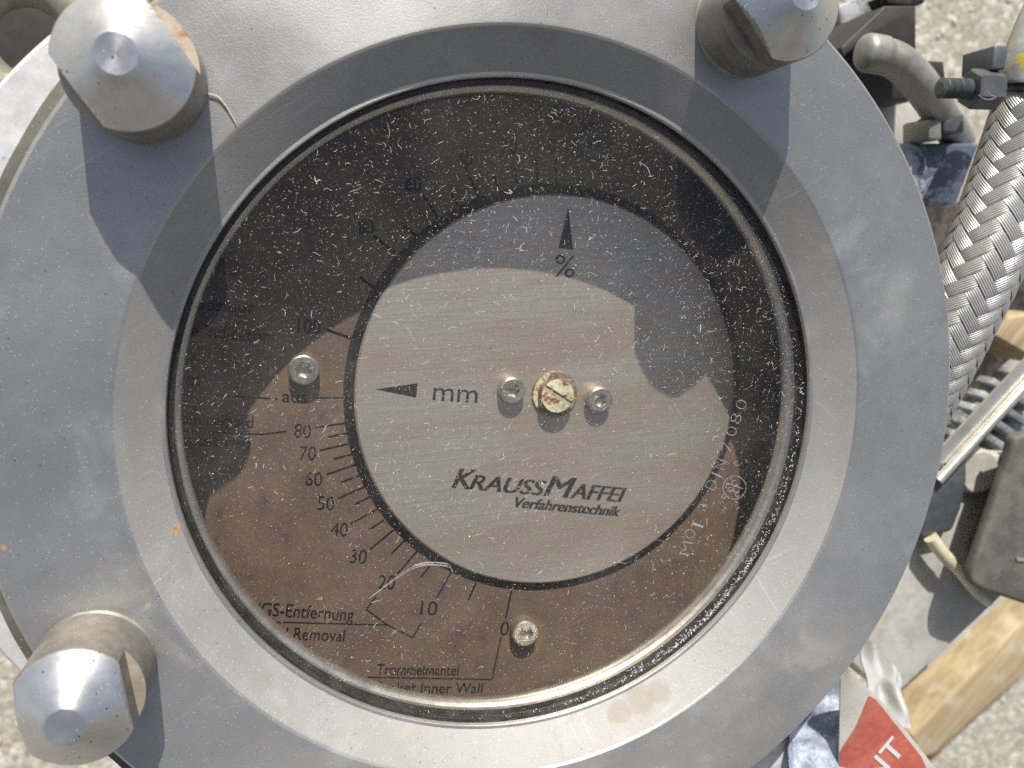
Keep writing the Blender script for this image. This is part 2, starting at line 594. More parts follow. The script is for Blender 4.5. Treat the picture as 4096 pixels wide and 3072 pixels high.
def m_etch():
    s = M('etched_white')
    s.t.nodes.remove(s.b)
    tr = s.n('ShaderNodeBsdfTransparent')
    df = s.n('ShaderNodeBsdfDiffuse')
    df.inputs[0].default_value = (.72, .72, .70, 1)
    mx = s.n('ShaderNodeMixShader')
    s.set(mx.inputs[0], s.ramp(s.noise(1600, 3), .3, .6, .18, .48))
    s.t.links.new(tr.outputs[0], mx.inputs[1])
    s.t.links.new(df.outputs[0], mx.inputs[2])
    s.t.links.new(mx.outputs[0], s.out.inputs[0])
    return s.m
MAT['etch'] = m_etch()

def m_faded():
    s = M('worn_ink')
    s.t.nodes.remove(s.b)
    tr = s.n('ShaderNodeBsdfTransparent')
    df = s.n('ShaderNodeBsdfDiffuse')
    df.inputs[0].default_value = (.007, .006, .011, 1)
    mx = s.n('ShaderNodeMixShader')
    s.set(mx.inputs[0], s.ramp(s.noise(520, 5, .7), .33, .55, .75, 1.0))
    s.t.links.new(tr.outputs[0], mx.inputs[1])
    s.t.links.new(df.outputs[0], mx.inputs[2])
    s.t.links.new(mx.outputs[0], s.out.inputs[0])
    return s.m
MAT['worn'] = m_faded()

# ------------------------------------------------------------------ lettering
def glyphs(text, bold=0.0, shear=0.0):
    cu = bpy.data.curves.new('txt', 'FONT')
    cu.body = text
    cu.size = 1.0
    cu.offset = bold
    cu.shear = shear
    cu.resolution_u = 6
    o = bpy.data.objects.new('txt', cu)
    COL.objects.link(o)
    dg = bpy.context.evaluated_depsgraph_get()
    dg.update()
    me = bpy.data.meshes.new_from_object(o.evaluated_get(dg))
    bpy.data.objects.remove(o)
    bpy.data.curves.remove(cu)
    return me

def put_text(bm, text, a, b, h, z, bold=0.0, shear=0.0, thin=1.0):
    """text with its baseline from photo pixel a to b, cap height h (photo px), on plane z"""
    A, B = px(a[0], a[1], z), px(b[0], b[1], z)
    X = B - A
    wid = X.length
    X.normalize()
    Y = Vector((-X.y, X.x, 0))
    me = glyphs(text, bold, shear)
    xs = [v.co.x for v in me.vertices]
    x0, x1 = min(xs), max(xs)
    kx = wid / (x1 - x0)
    mid = (Vector(a) + Vector(b)) / 2
    hh = (px(mid[0], mid[1] - h, z) - px(mid[0], mid[1], z)).length
    ky = hh / .72
    vs = [bm.verts.new(A + X * ((v.co.x - x0) * kx) + Y * (v.co.y * ky)) for v in me.vertices]
    for f in me.polygons:
        try:
            bm.faces.new([vs[i] for i in f.vertices])
        except ValueError:
            pass
    bpy.data.meshes.remove(me)

def line(bm, a, b, w, z):
    """drawn line between two photo pixels, width in mm"""
    A, B = px(a[0], a[1], z), px(b[0], b[1], z)
    d = (B - A).normalized()
    n = Vector((-d.y, d.x, 0)) * w / 2
    q = [bm.verts.new(v) for v in (A - n, B - n, B + n, A + n)]
    bm.faces.new(q)

def Z(ox, oy, k, *pts):
    return [(ox + x / k, oy + y / k) for x, y in pts]

# ================================================================== SETTING
GZ = -430.0
bm = bmesh.new()
bmesh.ops.create_grid(bm, x_segments=1, y_segments=1, size=60000)
for v in bm.verts:
    v.co.z = GZ
g = obj('ground', bm, MAT['gravel_ground'], None, (0, 0, GZ), smooth=0)
tag(g, 'pale sunlit gravel ground under the machine', 'ground', kind='structure')

rnd = random.Random(4)
bm = bmesh.new()
spots = [((3640, 250), 360), ((3950, 2950), 260), ((3650, 3000), 200), ((60, 2900), 240), ((3500, 60), 160)]
for (cx, cy), spread in spots:
    for i in range(45):
        c = px(cx + rnd.gauss(0, spread), cy + rnd.gauss(0, spread), GZ)
        r = rnd.uniform(.8, 3.0)
        st = bmesh.ops.create_icosphere(bm, subdivisions=1, radius=r)['verts']
        s3 = Vector((rnd.uniform(.7, 1.3), rnd.uniform(.7, 1.3), rnd.uniform(.45, .8)))
        for v in st:
            q = Vector((v.co.x * s3.x, v.co.y * s3.y, v.co.z * s3.z))
            q *= 1 + .25 * mnoise.noise(q * .4 + Vector((i, cx, 0)))
            v.co = q + c + Vector((0, 0, r * .3))
st = obj('gravel', bm, plain('pebble', (.55, .51, .44), .85, .15, 40, .2, (.70, .67, .60)), None, (0, 0, GZ))
tag(st, 'small loose pebbles lying on the gravel ground', 'gravel', kind='stuff')

bm = bmesh.new()  # wall out of view, added for its reflection in the metal
prism(bm, [Vector((-9000, -3200, 3400)), Vector((5200, -3200, 3400)), Vector((5200, -3450, 3400)), Vector((-9000, -3450, 3400))], 3400 - GZ)
w_ = obj('reflection_wall', bm, plain('reflection_wall_brown', (.135, .13, .12), .9, .2, .9, .2), None, (0, -3300, GZ), smooth=30)
tag(w_, 'unseen brown wall added to tone the reflections in the metal', 'wall', kind='structure')

# ================================================================== THE GAUGE
gauge = thing('sight_glass_gauge', 'round steel flange with domed nuts and a dusty window over a brown dial', 'gauge', (0, 0, -50))

# flange plate, one turned body
bm = bmesh.new()
lathe(bm, [(83.55, -.42), (83.85, -.22), (84.15, -.07), (84.6, 0), (110.0 - .7, 0), (110.25, -.9), (110.25, -38), (96, -38), (96, -18.2), (74.9, -18.2), (74.75, -7.6), (74.85, -6.75), (75.0, -6.5), (75.7, -6.45)], n=360, closed=True)
bmesh.ops.recalc_face_normals(bm, faces=bm.faces[:])
for f in bm.faces:
    q = f.calc_center_median()
    if 75.75 < math.hypot(q.x, q.y) < 83.6 and q.z > -6.6:
        f.material_index = 1
obj('flange_plate', bm, [MAT['flange'], MAT['bevel']], gauge, smooth=12)

# gasket above the lip
bm = bmesh.new()
lathe(bm, [(74.70, -7.7), (74.70, -11.6), (73.9, -11.9), (73.9, -18), (74.72, -18.1)], n=256, closed=True)
bmesh.ops.recalc_face_normals(bm, faces=bm.faces[:])
# metal lip below it
bm2 = bmesh.new()
lathe(bm2, [(73.88, -11.95), (73.86, -13.3), (73.2, -13.9), (72.9, -14.4), (72.9, -16.6), (73.6, -18.0), (73.88, -18.0)], n=256, closed=True)
bmesh.ops.recalc_face_normals(bm2, faces=bm2.faces[:])
obj('gasket', bm, MAT['rubber'], gauge)
obj('retaining_ring', bm2, MAT['lip'], gauge)

# inner case under the flange: wall and floor
bm = bmesh.new()
r_ = lathe(bm, [(96.5, -38.1), (96.5, GZ + 1), (94, GZ + 1), (94, -38.1)], n=128)
bmesh.ops.recalc_face_normals(bm, faces=bm.faces[:])
obj('case_wall', bm, MAT['dark'], gauge)

ZB, ZS = -37.0, -35.0
DC = (17.3, -1.25)
bm = bmesh.new()
r_ = lathe(bm, [(93.6, ZB - 1.5), (93.6, ZB)], n=128)
disc_cap(bm, r_[1])
dial = obj('dial_plate', bm, MAT['dial'], gauge)

# drawn scale on the dial
z = ZB + .06
bm = bmesh.new()
W1, W2 = .46, .36
ticks = []
A = lambda *p: Z(650, 1600, 2.765, *p)
ticks += [A((1690, 305), (2045, 253)), A((1830, 410), (2060, 365)), A((1735, 560), (2080, 478)), A((1885, 655), (2110, 598)), A((1815, 825), (2155, 708)), A((1975, 912), (2200, 826)), A((1940, 1090), (2260, 948)), A((2105, 1170), (2310, 1060)), A((2080, 1370), (2395, 1195))]
B = lambda *p: Z(900, 2100, 2.765, *p)
ticks += [B((1590, 55), (1760, -55)), B((1605, 270), (1880, 42)), B((1840, 318), (2000, 160)), B((1905, 540), (2130, 282))]
C = lambda *p: Z(1300, 2250, 2.212, *p)
ticks += [C((850, 130), (925, 30)), C((990, 310), (1122, 75)), C((1270, 330), (1335, 180)), C((1598, 492), (1650, 250))]
D = lambda *p: Z(1250, 400, 2.765, *p)
nlow = len(ticks)
ticks += [D((680, 1500), (905, 1685)), D((980, 1365), (1175, 1525)), D((1215, 1040), (1405, 1325)), D((1510, 1000), (1625, 1200)), D((1690, 735), (1850, 1105)), D((2000, 810), (2065, 1020))]
E_ = lambda *p: Z(1900, 400, 2.765, *p)
ticks += [E_((430, 720), (472, 960)), E_((680, 640), (692, 950)), E_((895, 620), (895, 950))]
ticks += [[(1296, 1316), (1405, 1352)], [(1440, 1110), (1515, 1165)]]
for i, (a, b) in enumerate(ticks):
    line(bm, a, b, W1 if i < nlow else .64, z)
thin = [C((1558, 660), (1478, 1030)), C((380, 1015), (1478, 1035)), C((455, 300), (365, 415)), C((365, 415), (545, 548)), C((545, 548), (775, 665)), C((775, 665), (855, 535)),
        B((440, 1072), (1790, 1106)),
        [(860, 1581), (1110, 1596)], [(1265, 1592), (1385, 1590)],
        A((60, 335), (1100, 381)), A((1100, 381), (1370, 346))]
for a, b in thin:
    line(bm, a, b, W2, z)
obj('scale_lines', bm, MAT['worn'], dial, smooth=0)

z = ZB + .07
K = 4096 / 2212
def scale_text(name, t, a, b, h, bold=0.0):
    bm = bmesh.new()
    put_text(bm, t, a, b, h, z, bold)
    return obj(name, bm, MAT['worn'], dial, smooth=0)
def num(t, cx, cy, h=58, wch=33, rot=.03, bold=-.002):
    w = wch * len(t)
    scale_text('scale_number', t, (cx - w / 2, cy + h / 2 - w * rot / 2), (cx + w / 2, cy + h / 2 + w * rot / 2), h, bold)
for t, x, y in (('80', 653, 930), ('70', 664, 978), ('60', 677, 1034), ('50', 703, 1086), ('40', 732, 1143), ('30', 773, 1201), ('20', 834, 1257), ('10', 925, 1313), ('0', 1088, 1357)):
    num(t, x * K, y * K)
for t, x, y in (('100', 668, 704), ('80', 791, 489), ('60', 893, 397), ('40', 1003, 343), ('20', 1100, 317), ('0', 1192, 315)):
    num(t, x * K, y * K, 58, 32, .03, .02)
for t, a, b, h in (('aus', (1128, 1608), (1228, 1612), 52), ('Messerposition', (560, 1222), (1023, 1254), 50), ('Knife indicator', (640, 1332), (1078, 1372), 54), ('mm', (708, 1535), (790, 1540), 50),
                   ('Trommelbord', (660, 1690), (1012, 1712), 48), ('Basket rim', (665, 1776), (1000, 1794), 48), ('R/GS-Entfernung', (985, 2458), (1412, 2484), 54), ('d Removal', (1122, 2556), (1376, 2566), 50),
                   ('Trommelmantel', (1505, 2698), (1832, 2702), 44), ('Basket Inner Wall', (1503, 2770), (1928, 2774), 44)):
    scale_text('caption', t, a, b, h, .006)

# indicator disc
bm = bmesh.new()
RD = 52.2
r_ = lathe(bm, [(RD, ZS - 1.9), (RD, ZS - .45), (RD - .5, ZS)], DC, 192)
disc_cap(bm, r_[2])
idisc = obj('indicator_disc', bm, MAT['silver'], gauge)
# black ring around it: a shallow painted groove ring
bm = bmesh.new()
lathe(bm, [(RD - .4, ZS - .5), (RD + .02, ZS - .46), (RD + 2.55, ZS - 1.85), (RD + 2.55, ZB + .01)], DC, 192)
obj('edge_ring', bm, MAT['ringblack'], idisc)

z = ZS + .05
for pts in ([(2273, 831), (2234, 992), (2293, 1000)], [(1501, 1557), (1664, 1590), (1672, 1533)]):
    bm = bmesh.new()
    bm.faces.new([bm.verts.new(px(x, y, z)) for x, y in pts])
    obj('pointer_arrow', bm, MAT['ink'], idisc, smooth=0)
for t, a, b, h, bo in (('%', (2214, 1104), (2296, 1112), 92, -.002), ('mm', (1730, 1601), (1908, 1613), 80, -.002)):
    bm = bmesh.new()
    put_text(bm, t, a, b, h, z, bo)
    obj('unit_sign', bm, MAT['ink'], idisc, smooth=0)
bm = bmesh.new()
l0, ld = Vector((1805.0, 1951.0)), Vector((1230.0, 105.0)) / 1230.0 / 1.8433
for tx, q0, q1, h in (('K', 0, 168, 84), ('RAUSS', 128, 690, 62), ('M', 678, 905, 86), ('AFFEI', 872, 1278, 62)):
    for sh in (0, 4, 8, 11):
        put_text(bm, tx, l0 + ld * (q0 + sh), l0 + ld * (q1 + sh - 11), h, z + sh * .002, .0, .28)
obj('maker_lettering', bm, MAT['ink'], idisc, smooth=0)
bm = bmesh.new()
for sh in (0, 2.5, 5):
    put_text(bm, 'Verfahrenstechnik', (2056 + sh, 2029), (2474 + sh, 2066), 42, z + sh * .002, .004, .28)
obj('subtitle_lettering', bm, MAT['ink'], idisc, smooth=0)

# socket screws
def hex_socket_screw(parent, cx, cy, zb, rad, hgt, rot, name='socket_screw'):
    bm = bmesh.new()
    n = 48
    hx = rad * .55
    def hexr(a):
        a = (a + rot) % (math.pi / 3) - math.pi / 6
        return hx * math.cos(math.pi / 6) / math.cos(a)
    prof = [('c', rad, zb), ('c', rad, zb + hgt - .5), ('c', rad - .15, zb + hgt - .18), ('c', rad - .5, zb + hgt), ('h', 1.06, zb + hgt), ('h', 1.0, zb + hgt - .12), ('h', 1.0, zb + hgt - 2.0), ('h', .15, zb + hgt - 2.6)]
    rings = []
    for k, r, z_ in prof:
        rings.append([bm.verts.new((cx + (r if k == 'c' else r * hexr(2 * math.pi * i / n)) * math.cos(2 * math.pi * i / n), cy + (r if k == 'c' else r * hexr(2 * math.pi * i / n)) * math.sin(2 * math.pi * i / n), z_)) for i in range(n)])
    for a, b in zip(rings, rings[1:]):
        for i in range(n):
            j = (i + 1) % n
            bm.faces.new((a[i], a[j], b[j], b[i]))
    bm.faces.new(rings[-1])
    return obj(name, bm, MAT['zinc'], parent, smooth=25)

HS = 3.4
for (x, y, rot) in ((2052, 1562, .2), (2402, 1600, .6)):
    c = px(x, y, ZS + HS)
    hex_socket_screw(idisc, c.x, c.y, ZS, 3.45, HS, rot)
for (x, y, rot) in ((1214, 1480, .4), (2104, 2536, .1), (2376, 568, .5)):
    c = px(x, y, ZB + 4.0)
    o = hex_socket_screw(dial, c.x, c.y, ZB, 3.75, 4.0, rot)
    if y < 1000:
        o.data.materials[0] = MAT['groove']  # darker material stands in for the shade on the upper screw

# pivot: washer and slotted screw with old white paint
c = px(2221, 1578, ZS + .9)
bm = bmesh.new()
r_ = lathe(bm, [(6.2, ZS), (6.2, ZS + .6), (5.9, ZS + .9), (2, ZS + .9)], (c.x, c.y), 64)
ws = obj('washer', bm, MAT['rustring'], idisc)
# crescent of white paint on the washer
bm = bmesh.new()
pts_o, pts_i = [], []
for i in range(25):
    a = math.radians(95 + 150 * i / 24)
    k = math.sin(math.pi * i / 24)
    pts_o.append(Vector((c.x + 6.0 * math.cos(a), c.y + 6.0 * math.sin(a), ZS + .93)))
    rr = 5.9 - 1.5 * min(1, 2.2 * k) - .25 * mnoise.noise(Vector((i * .7, 3, 1)))
    pts_i.append(Vector((c.x + rr * math.cos(a), c.y + rr * math.sin(a), ZS + .93)))
vo = [bm.verts.new(v) for v in pts_o]
vi = [bm.verts.new(v) for v in pts_i]
for i in range(24):
    bm.faces.new((vo[i], vo[i + 1], vi[i + 1], vi[i]))
obj('paint_crescent', bm, MAT['paint'], idisc, smooth=0)

HC = 3.6
c = px(2232, 1585, ZS + .9 + HC)
bm = bmesh.new()
ztop = ZS + .9 + HC
# head as two half discs either side of the slot, sitting on a full collar
R0 = 4.45
r_ = lathe(bm, [(R0, ZS + .95), (R0, ztop - .5)], (c.x, c.y), 64, mi=1)
disc_cap(bm, r_[1], mi=2)
sa = math.radians(-38)
ux, uy = Vector((math.cos(sa), math.sin(sa), 0)), Vector((-math.sin(sa), math.cos(sa), 0))
for sgn in (1, -1):
    half = []
    hw = .62
    a0 = math.asin(hw / R0)
    for i in range(33):
        a = a0 + (math.pi - 2 * a0) * i / 32
        half.append(ux * (R0 * math.cos(a)) + uy * (sgn * R0 * math.sin(a)))
    cen = sum(half, Vector()) / len(half)
    levels = [(1.0, ztop - .499), (1.0, ztop - .3), (.965, ztop - .12), (.90, ztop)]
    rings = [[bm.verts.new(Vector((c.x, c.y, zz)) + cen + (h - cen) * k) for h in half] for k, zz in levels]
    for q, (a_, b_) in enumerate(zip(rings, rings[1:])):
        for i in range(33):
            j = (i + 1) % 33
            f = bm.faces.new((a_[i], a_[j], b_[j], b_[i]))
            f.material_index = 1 if q < 2 else 0
    f = bm.faces.new(rings[-1])
bmesh.ops.recalc_face_normals(bm, faces=bm.faces[:])
obj('slotted_screw', bm, [MAT['paint'], MAT['rustring'], plain('slot_paint', (.42, .40, .27), .6, .15, 300, .3)], idisc)

# glass pane
bm = bmesh.new()
GT = -8.9
r1 = lathe(bm, [(72.75, GT - 3.0), (74.6, GT - 2.6), (74.6, GT)], n=128)
disc_cap(bm, r1[2])
disc_cap(bm, r1[0], True)
bmesh.ops.recalc_face_normals(bm, faces=bm.faces[:])
glass = obj('glass_pane', bm, MAT['glass'], gauge, origin=(0, 0, 0))
glass.location = (0, 0, .05)

# lint and grit lying on the glass
rnd = random.Random(11)
bm = bmesh.new()
def strand(p, ang, ln, w, curl, kink=.5):
    n = max(4, int(ln / .35))
    pts = []
    a = ang
    q = Vector((p[0], p[1], GT + .05))
    for i in range(n + 1):
        pts.append(q.copy())
        a += rnd.gauss(0, kink) + curl
        q = q + Vector((math.cos(a), math.sin(a), 0)) * (ln / n)
        q.z = GT + .05 + .12 * abs(mnoise.noise(q * .8))
    prev = None
    for i, q in enumerate(pts):
        t = (pts[min(i + 1, n)] - pts[max(i - 1, 0)])
        t.normalize()
        nn = Vector((-t.y, t.x, 0)) * (w * (.5 + .5 * math.sin(math.pi * (i + .4) / (n + .8))) / 2)
        v1, v2 = bm.verts.new(q - nn), bm.verts.new(q + nn)
        if prev:
            bm.faces.new((prev[0], v1, v2, prev[1]))
        prev = (v1, v2)
def grit(p, r):
    m = rnd.choice((4, 5, 6))
    a0 = rnd.random() * 6.3
    ct = bm.verts.new((p[0], p[1], GT + .05 + r * .8))
    vs = [bm.verts.new((p[0] + r * rnd.uniform(.6, 1.2) * math.cos(a0 + 6.283 * i / m), p[1] + r * rnd.uniform(.6, 1.2) * math.sin(a0 + 6.283 * i / m), GT + .02)) for i in range(m)]
    for i in range(m):
        bm.faces.new((vs[i], vs[(i + 1) % m], ct))
def rp():
    while True:
        x, y = rnd.uniform(-74, 74), rnd.uniform(-74, 74)
        if x * x + y * y < 73.5 ** 2:
            d = mnoise.noise(Vector((x * .03, y * .03, 2.2))) * .55 + .45 + .0045 * (x + y * 1.2)
            if rnd.random() < d:
                return x, y
for i in range(1500):
    ln = min(4.5, .35 + rnd.expovariate(1 / .5))
    strand(rp(), math.radians(rnd.gauss(32, 40)), ln, rnd.uniform(.025, .07), rnd.gauss(0, .10), .35)
for i in range(6):           # small tangles
    x, y = rp()
    for k in range(rnd.randint(3, 6)):
        strand((x + rnd.gauss(0, .35), y + rnd.gauss(0, .25)), rnd.random() * 6.3, rnd.uniform(.4, 1.3), rnd.uniform(.05, .11), rnd.gauss(0, .3))
for i in range(5000):
    grit(rp(), min(.18, .035 + rnd.expovariate(1 / .028)))
# fluff bank in the lower right edge gap
for i in range(520):
    a = math.radians(rnd.gauss(-48, 20))
    rr = 74.4 - abs(rnd.gauss(0, .7))
    if rnd.random() < .5:
        grit((rr * math.cos(a), rr * math.sin(a)), rnd.uniform(.05, .2))
    else:
        strand((rr * math.cos(a), rr * math.sin(a)), rnd.random() * 6.3, rnd.uniform(.4, 1.1), rnd.uniform(.06, .13), rnd.gauss(0, .3))
li = obj('lint', bm, MAT['lint'], glass, origin=(0, 0, 0), smooth=0)
tag(li, 'white lint and grit scattered over the window', kind='stuff')

# long pale fibre lying over the ring near the lower left
bm = bmesh.new()
for k in range(6):
    o_ = rnd.uniform(-5, 5)
    w_ = [px(x, y + o_ * t_ + rnd.gauss(0, 2), GT + .3) for x, y, t_ in ((1475, 2395, .2), (1590, 2310, .5), (1655, 2268, 1.2), (1720, 2256, 1.5), (1790, 2262, .9), (1812, 2290, .3))]
    w_ = w_ if k < 2 else w_[2:5]
    tube(bm, spline(w_, 6), .02 if k < 2 else .016, 5)
obj('fibre', bm, MAT['lint'], glass, origin=(0, 0, 0))

# etched mark on the glass
bm = bmesh.new()
path = [('M', 2741, 2190), ('O', 2757, 2133), ('1', 2789, 2098), ('a', 2803, 2022), ('D', 2842, 1936), ('I', 2864, 1897), ('N', 2881, 1855), ('7', 2905, 1788), ('0', 2922, 1722), ('8', 2940, 1672), ('0', 2961, 1616)]
for i, (ch, x, y) in enumerate(path):
    a, b = path[max(0, i - 1)], path[min(len(path) - 1, i + 1)]
    t = Vector((b[1] - a[1], b[2] - a[2])).normalized()
    rt = Vector((-t.y, t.x)) * 26       # towards the outer edge (letters stand on it)
    w = {'M': 26, 'I': 3, '1': 5}.get(ch, 18)
    p0 = Vector((x, y)) + rt - t * w
    p1 = Vector((x, y)) + rt + t * w
    put_text(bm, ch, p0, p1, 50 if ch != 'a' else 58, GT - .35, -.028 if ch not in '1I' else 0)
def arc_px(cx, cy, r, a0, a1, w=.16, n=40):
    for i in range(n):
        t0, t1 = math.radians(a0 + (a1 - a0) * i / n), math.radians(a0 + (a1 - a0) * (i + 1) / n)
        line(bm, (cx + r * math.cos(t0), cy + r * math.sin(t0)), (cx + r * math.cos(t1), cy + r * math.sin(t1)), w, GT - .35)
arc_px(2938, 1950, 46, 0, 360)
for dx, dy, r in ((0, -18, 11), (8, 6, 13), (-16, 8, 9), (12, 28, 8)):
    arc_px(2938 + dx, 1950 + dy, r, 20, 300)
line(bm, (2905, 1930), (2972, 1955), .16, GT - .35)
arc_px(2948, 1853, 9, 0, 290)
arc_px(2895, 1985, 8, 0, 320)
obj('etched_mark', bm, MAT['etch'], glass, origin=(0, 0, 0), smooth=0)

# domed cap nuts: cylinder with a blunt cone and two milled flats
NH, NC, NR, ZL = 24.0, 17.6, 11.55, 12.6
def cap_nut(cx, cy, ang, half=9.15, lean=1.0):
    def cl(r, z_, a):
        if z_ <= ZL + 1e-6 and not cl.cut:
            return r
        k = abs(math.cos(a - ang))
        return min(r, half / k) if k > 1e-4 else r
    bm = bmesh.new()
    n = 240
    base = [(NR, 0.0), (NR, .25), (NR - .45, .7), (NR - .45, 1.1), (NR, 1.6), (NR, ZL)]
    upper = [(NR, ZL), (NR, NC - .25), (NR - .2, NC)]
    steps = 14
    for i in range(1, steps + 1):
        t = i / steps
        upper.append((NR - .2 + (3.65 - NR + .2) * t, NC + (NH - NC - .15) * t))
    upper += [(3.35, NH), (1.2, NH - .06)]
    cl.cut = False
    r1 = lathe(bm, base, (cx, cy), n, mi=1, clampf=cl)
    cl.cut = True
    r2 = lathe(bm, upper, (cx, cy), n, mi=0, clampf=cl)
    disc_cap(bm, r2[-1])
    for i in range(n):
        j = (i + 1) % n
        f = bm.faces.new((r1[-1][i], r1[-1][j], r2[0][j], r2[0][i]))
        f.material_index = 2
    for k in (0, 1):
        pass
    bmesh.ops.remove_doubles(bm, verts=bm.verts[:], dist=.0005)
    for f in bm.faces:
        cz = f.calc_center_median().z
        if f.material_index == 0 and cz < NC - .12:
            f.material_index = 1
    bmesh.ops.recalc_face_normals(bm, faces=bm.faces[:])
    return bm
nuts = [((-68.56, 74.73), math.radians(30), 'bright conical nut whose cone is half shaded and rust flecked'),
        ((-93.0, -38.86), math.radians(3), 'conical nut with a dented tip and rusty ledge, low on the left'),
        ((55.45, 83.14), math.radians(215), 'shaded conical nut with a rusty notch facing the window')]
for (c, a, lab) in nuts:
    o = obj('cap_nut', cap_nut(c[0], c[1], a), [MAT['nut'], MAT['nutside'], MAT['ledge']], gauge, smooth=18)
    o['label'] = lab

# straw by the upper left nut
bm = bmesh.new()
w_ = [px(x, y, .5) for x, y in ((805, 362), (830, 375), (870, 388), (900, 420), (925, 460), (942, 490))]
tube(bm, spline(w_, 6), [.2] * 20 + [.15] * 11, 6)
s_ = obj('straw', bm, MAT['straw'], None, tuple(w_[2]))
tag(s_, 'thin curved dry straw lying beside the upper left nut', 'straw')

# ================================================================== THE HOUSING BESIDE THE FLANGE
hs = thing('machine_housing', 'bright polished round housing half hidden behind the flange at left', 'housing', (-28.6, 8.9, -60))
bm = bmesh.new()
hc = Vector((-28.56, 8.86))
out_, inn_ = [], []
for i in range(101):
    a = math.radians(112 + 124 * i / 100)
    d = Vector((math.cos(a), math.sin(a)))
    bq = d.dot(hc)
    rr = bq + math.sqrt(max(0, bq * bq - hc.length_squared + 93.56 ** 2))
    out_.append(d * max(rr, 110.9))
    inn_.append(d * 110.6)
rows = []
for o_, i_ in zip(out_, inn_):
    e_ = (o_ - i_).normalized()
    q = o_ - e_ * min(.9, (o_ - i_).length * .4)
    rows.append([bm.verts.new((v.x, v.y, z_)) for v, z_ in ((i_, -60), (i_, -3), (q, -3), (o_, -3.9), (o_, -60))])
for r0, r1 in zip(rows, rows[1:]):
    for k in range(4):
        bm.faces.new((r0[k], r1[k], r1[k + 1], r0[k + 1]))
for r0 in (rows[0], rows[-1]):
    bm.faces.new(r0)
bmesh.ops.recalc_face_normals(bm, faces=bm.faces[:])
# ring recess around the flange
bm2 = bmesh.new()
a0, a1, n = math.radians(118), math.radians(232), 80
ra, rb = 110.35, 112.85
rows = []
for i in range(n + 1):
    a = a0 + (a1 - a0) * i / n
    w = rb + .25 * mnoise.noise(Vector((i * .35, 0, 0)))
    rows.append([bm2.verts.new((r * math.cos(a), r * math.sin(a), z_)) for r, z_ in ((ra, -2.97), (ra, -2.6), (w - .2, -2.75), (w, -2.97))])
for r0, r1 in zip(rows, rows[1:]):
    for k in range(3):
        bm2.faces.new((r0[k], r1[k], r1[k + 1], r0[k + 1]))
bmesh.ops.recalc_face_normals(bm2, faces=bm2.faces[:])
obj('housing_body', bm, MAT['housing'], hs)
obj('dirty_seam', bm2, MAT['groove'], hs)

# lifting eye behind the housing
c = px(120, 165, -32)
ey = thing('lifting_eye', 'dull olive steel lifting eye behind the upper left nut', 'lifting eye', tuple(c + Vector((0, 0, -25))))
bm = bmesh.new()
n, m = 64, 20
R1, R2 = 11.5, 4.6
vv = [[bm.verts.new(c + Vector(((R1 + R2 * math.cos(2 * math.pi * j / m)) * math.cos(2 * math.pi * i / n), (R1 + R2 * math.cos(2 * math.pi * j / m)) * math.sin(2 * math.pi * i / n), R2 * math.sin(2 * math.pi * j / m)))) for j in range(m)] for i in range(n)]
for i in range(n):
    for j in range(m):
        bm.faces.new((vv[i][j], vv[(i + 1) % n][j], vv[(i + 1) % n][(j + 1) % m], vv[i][(j + 1) % m]))
bmesh.ops.recalc_face_normals(bm, faces=bm.faces[:])
obj('ring', bm, MAT['olive'], ey)
bm = bmesh.new()
lathe(bm, [(17, -64), (17, -52), (15, -50), (0.5, -50)], (c.x, c.y), 40)
obj('base_plate', bm, MAT['dark'], ey)

# ================================================================== BRAIDED HOSE
hose = thing('braided_hose', 'braided steel hose with a worn yellow painted collar passing the flange', 'hose', tuple(p2(2100, 640, -30)))
HZ = -34.0
cl_ = [p2(2440, -210, HZ + 6), p2(2312, 55, HZ + 4), p2(2250, 208, HZ + 3), p2(2194, 370, HZ + 1), p2(2130, 545, HZ), p2(2069, 677, HZ - 3), p2(1996, 822, HZ - 8), p2(1930, 940, HZ - 14), p2(1860, 1050, HZ - 22)]
axis = spline(cl_, 24)
cum = [0.0]
for a, b in zip(axis, axis[1:]):
    cum.append(cum[-1] + (b - a).length)
Ltot = cum[-1]
def frame_at(s_):
    s_ = max(0, min(Ltot - 1e-6, s_))
    lo = 0
    hi = len(cum) - 1
    while hi - lo > 1:
        md = (lo + hi) // 2
        if cum[md] <= s_:
            lo = md
        else:
            hi = md
    t = (s_ - cum[lo]) / (cum[hi] - cum[lo])
    p = axis[lo].lerp(axis[hi], t)
    d = (axis[min(hi + 1, len(axis) - 1)] - axis[max(lo - 1, 0)]).normalized()
    u = d.cross(Vector((0, 0, 1))).normalized()
    w = u.cross(d).normalized()
    return p, d, u, w
RH = 11.3
bm = bmesh.new()
tube(bm, axis, RH - .55, 32)
obj('hose_core', bm, MAT['dark'], hose)
bm = bmesh.new()
uvl = bm.loops.layers.uv.new('UVMap')
NS = 12
kk = math.tan(math.radians(49)) / RH       # radians per mm along the axis
SW = 3.62
L0 = cum[48] - 2
nseg = 240
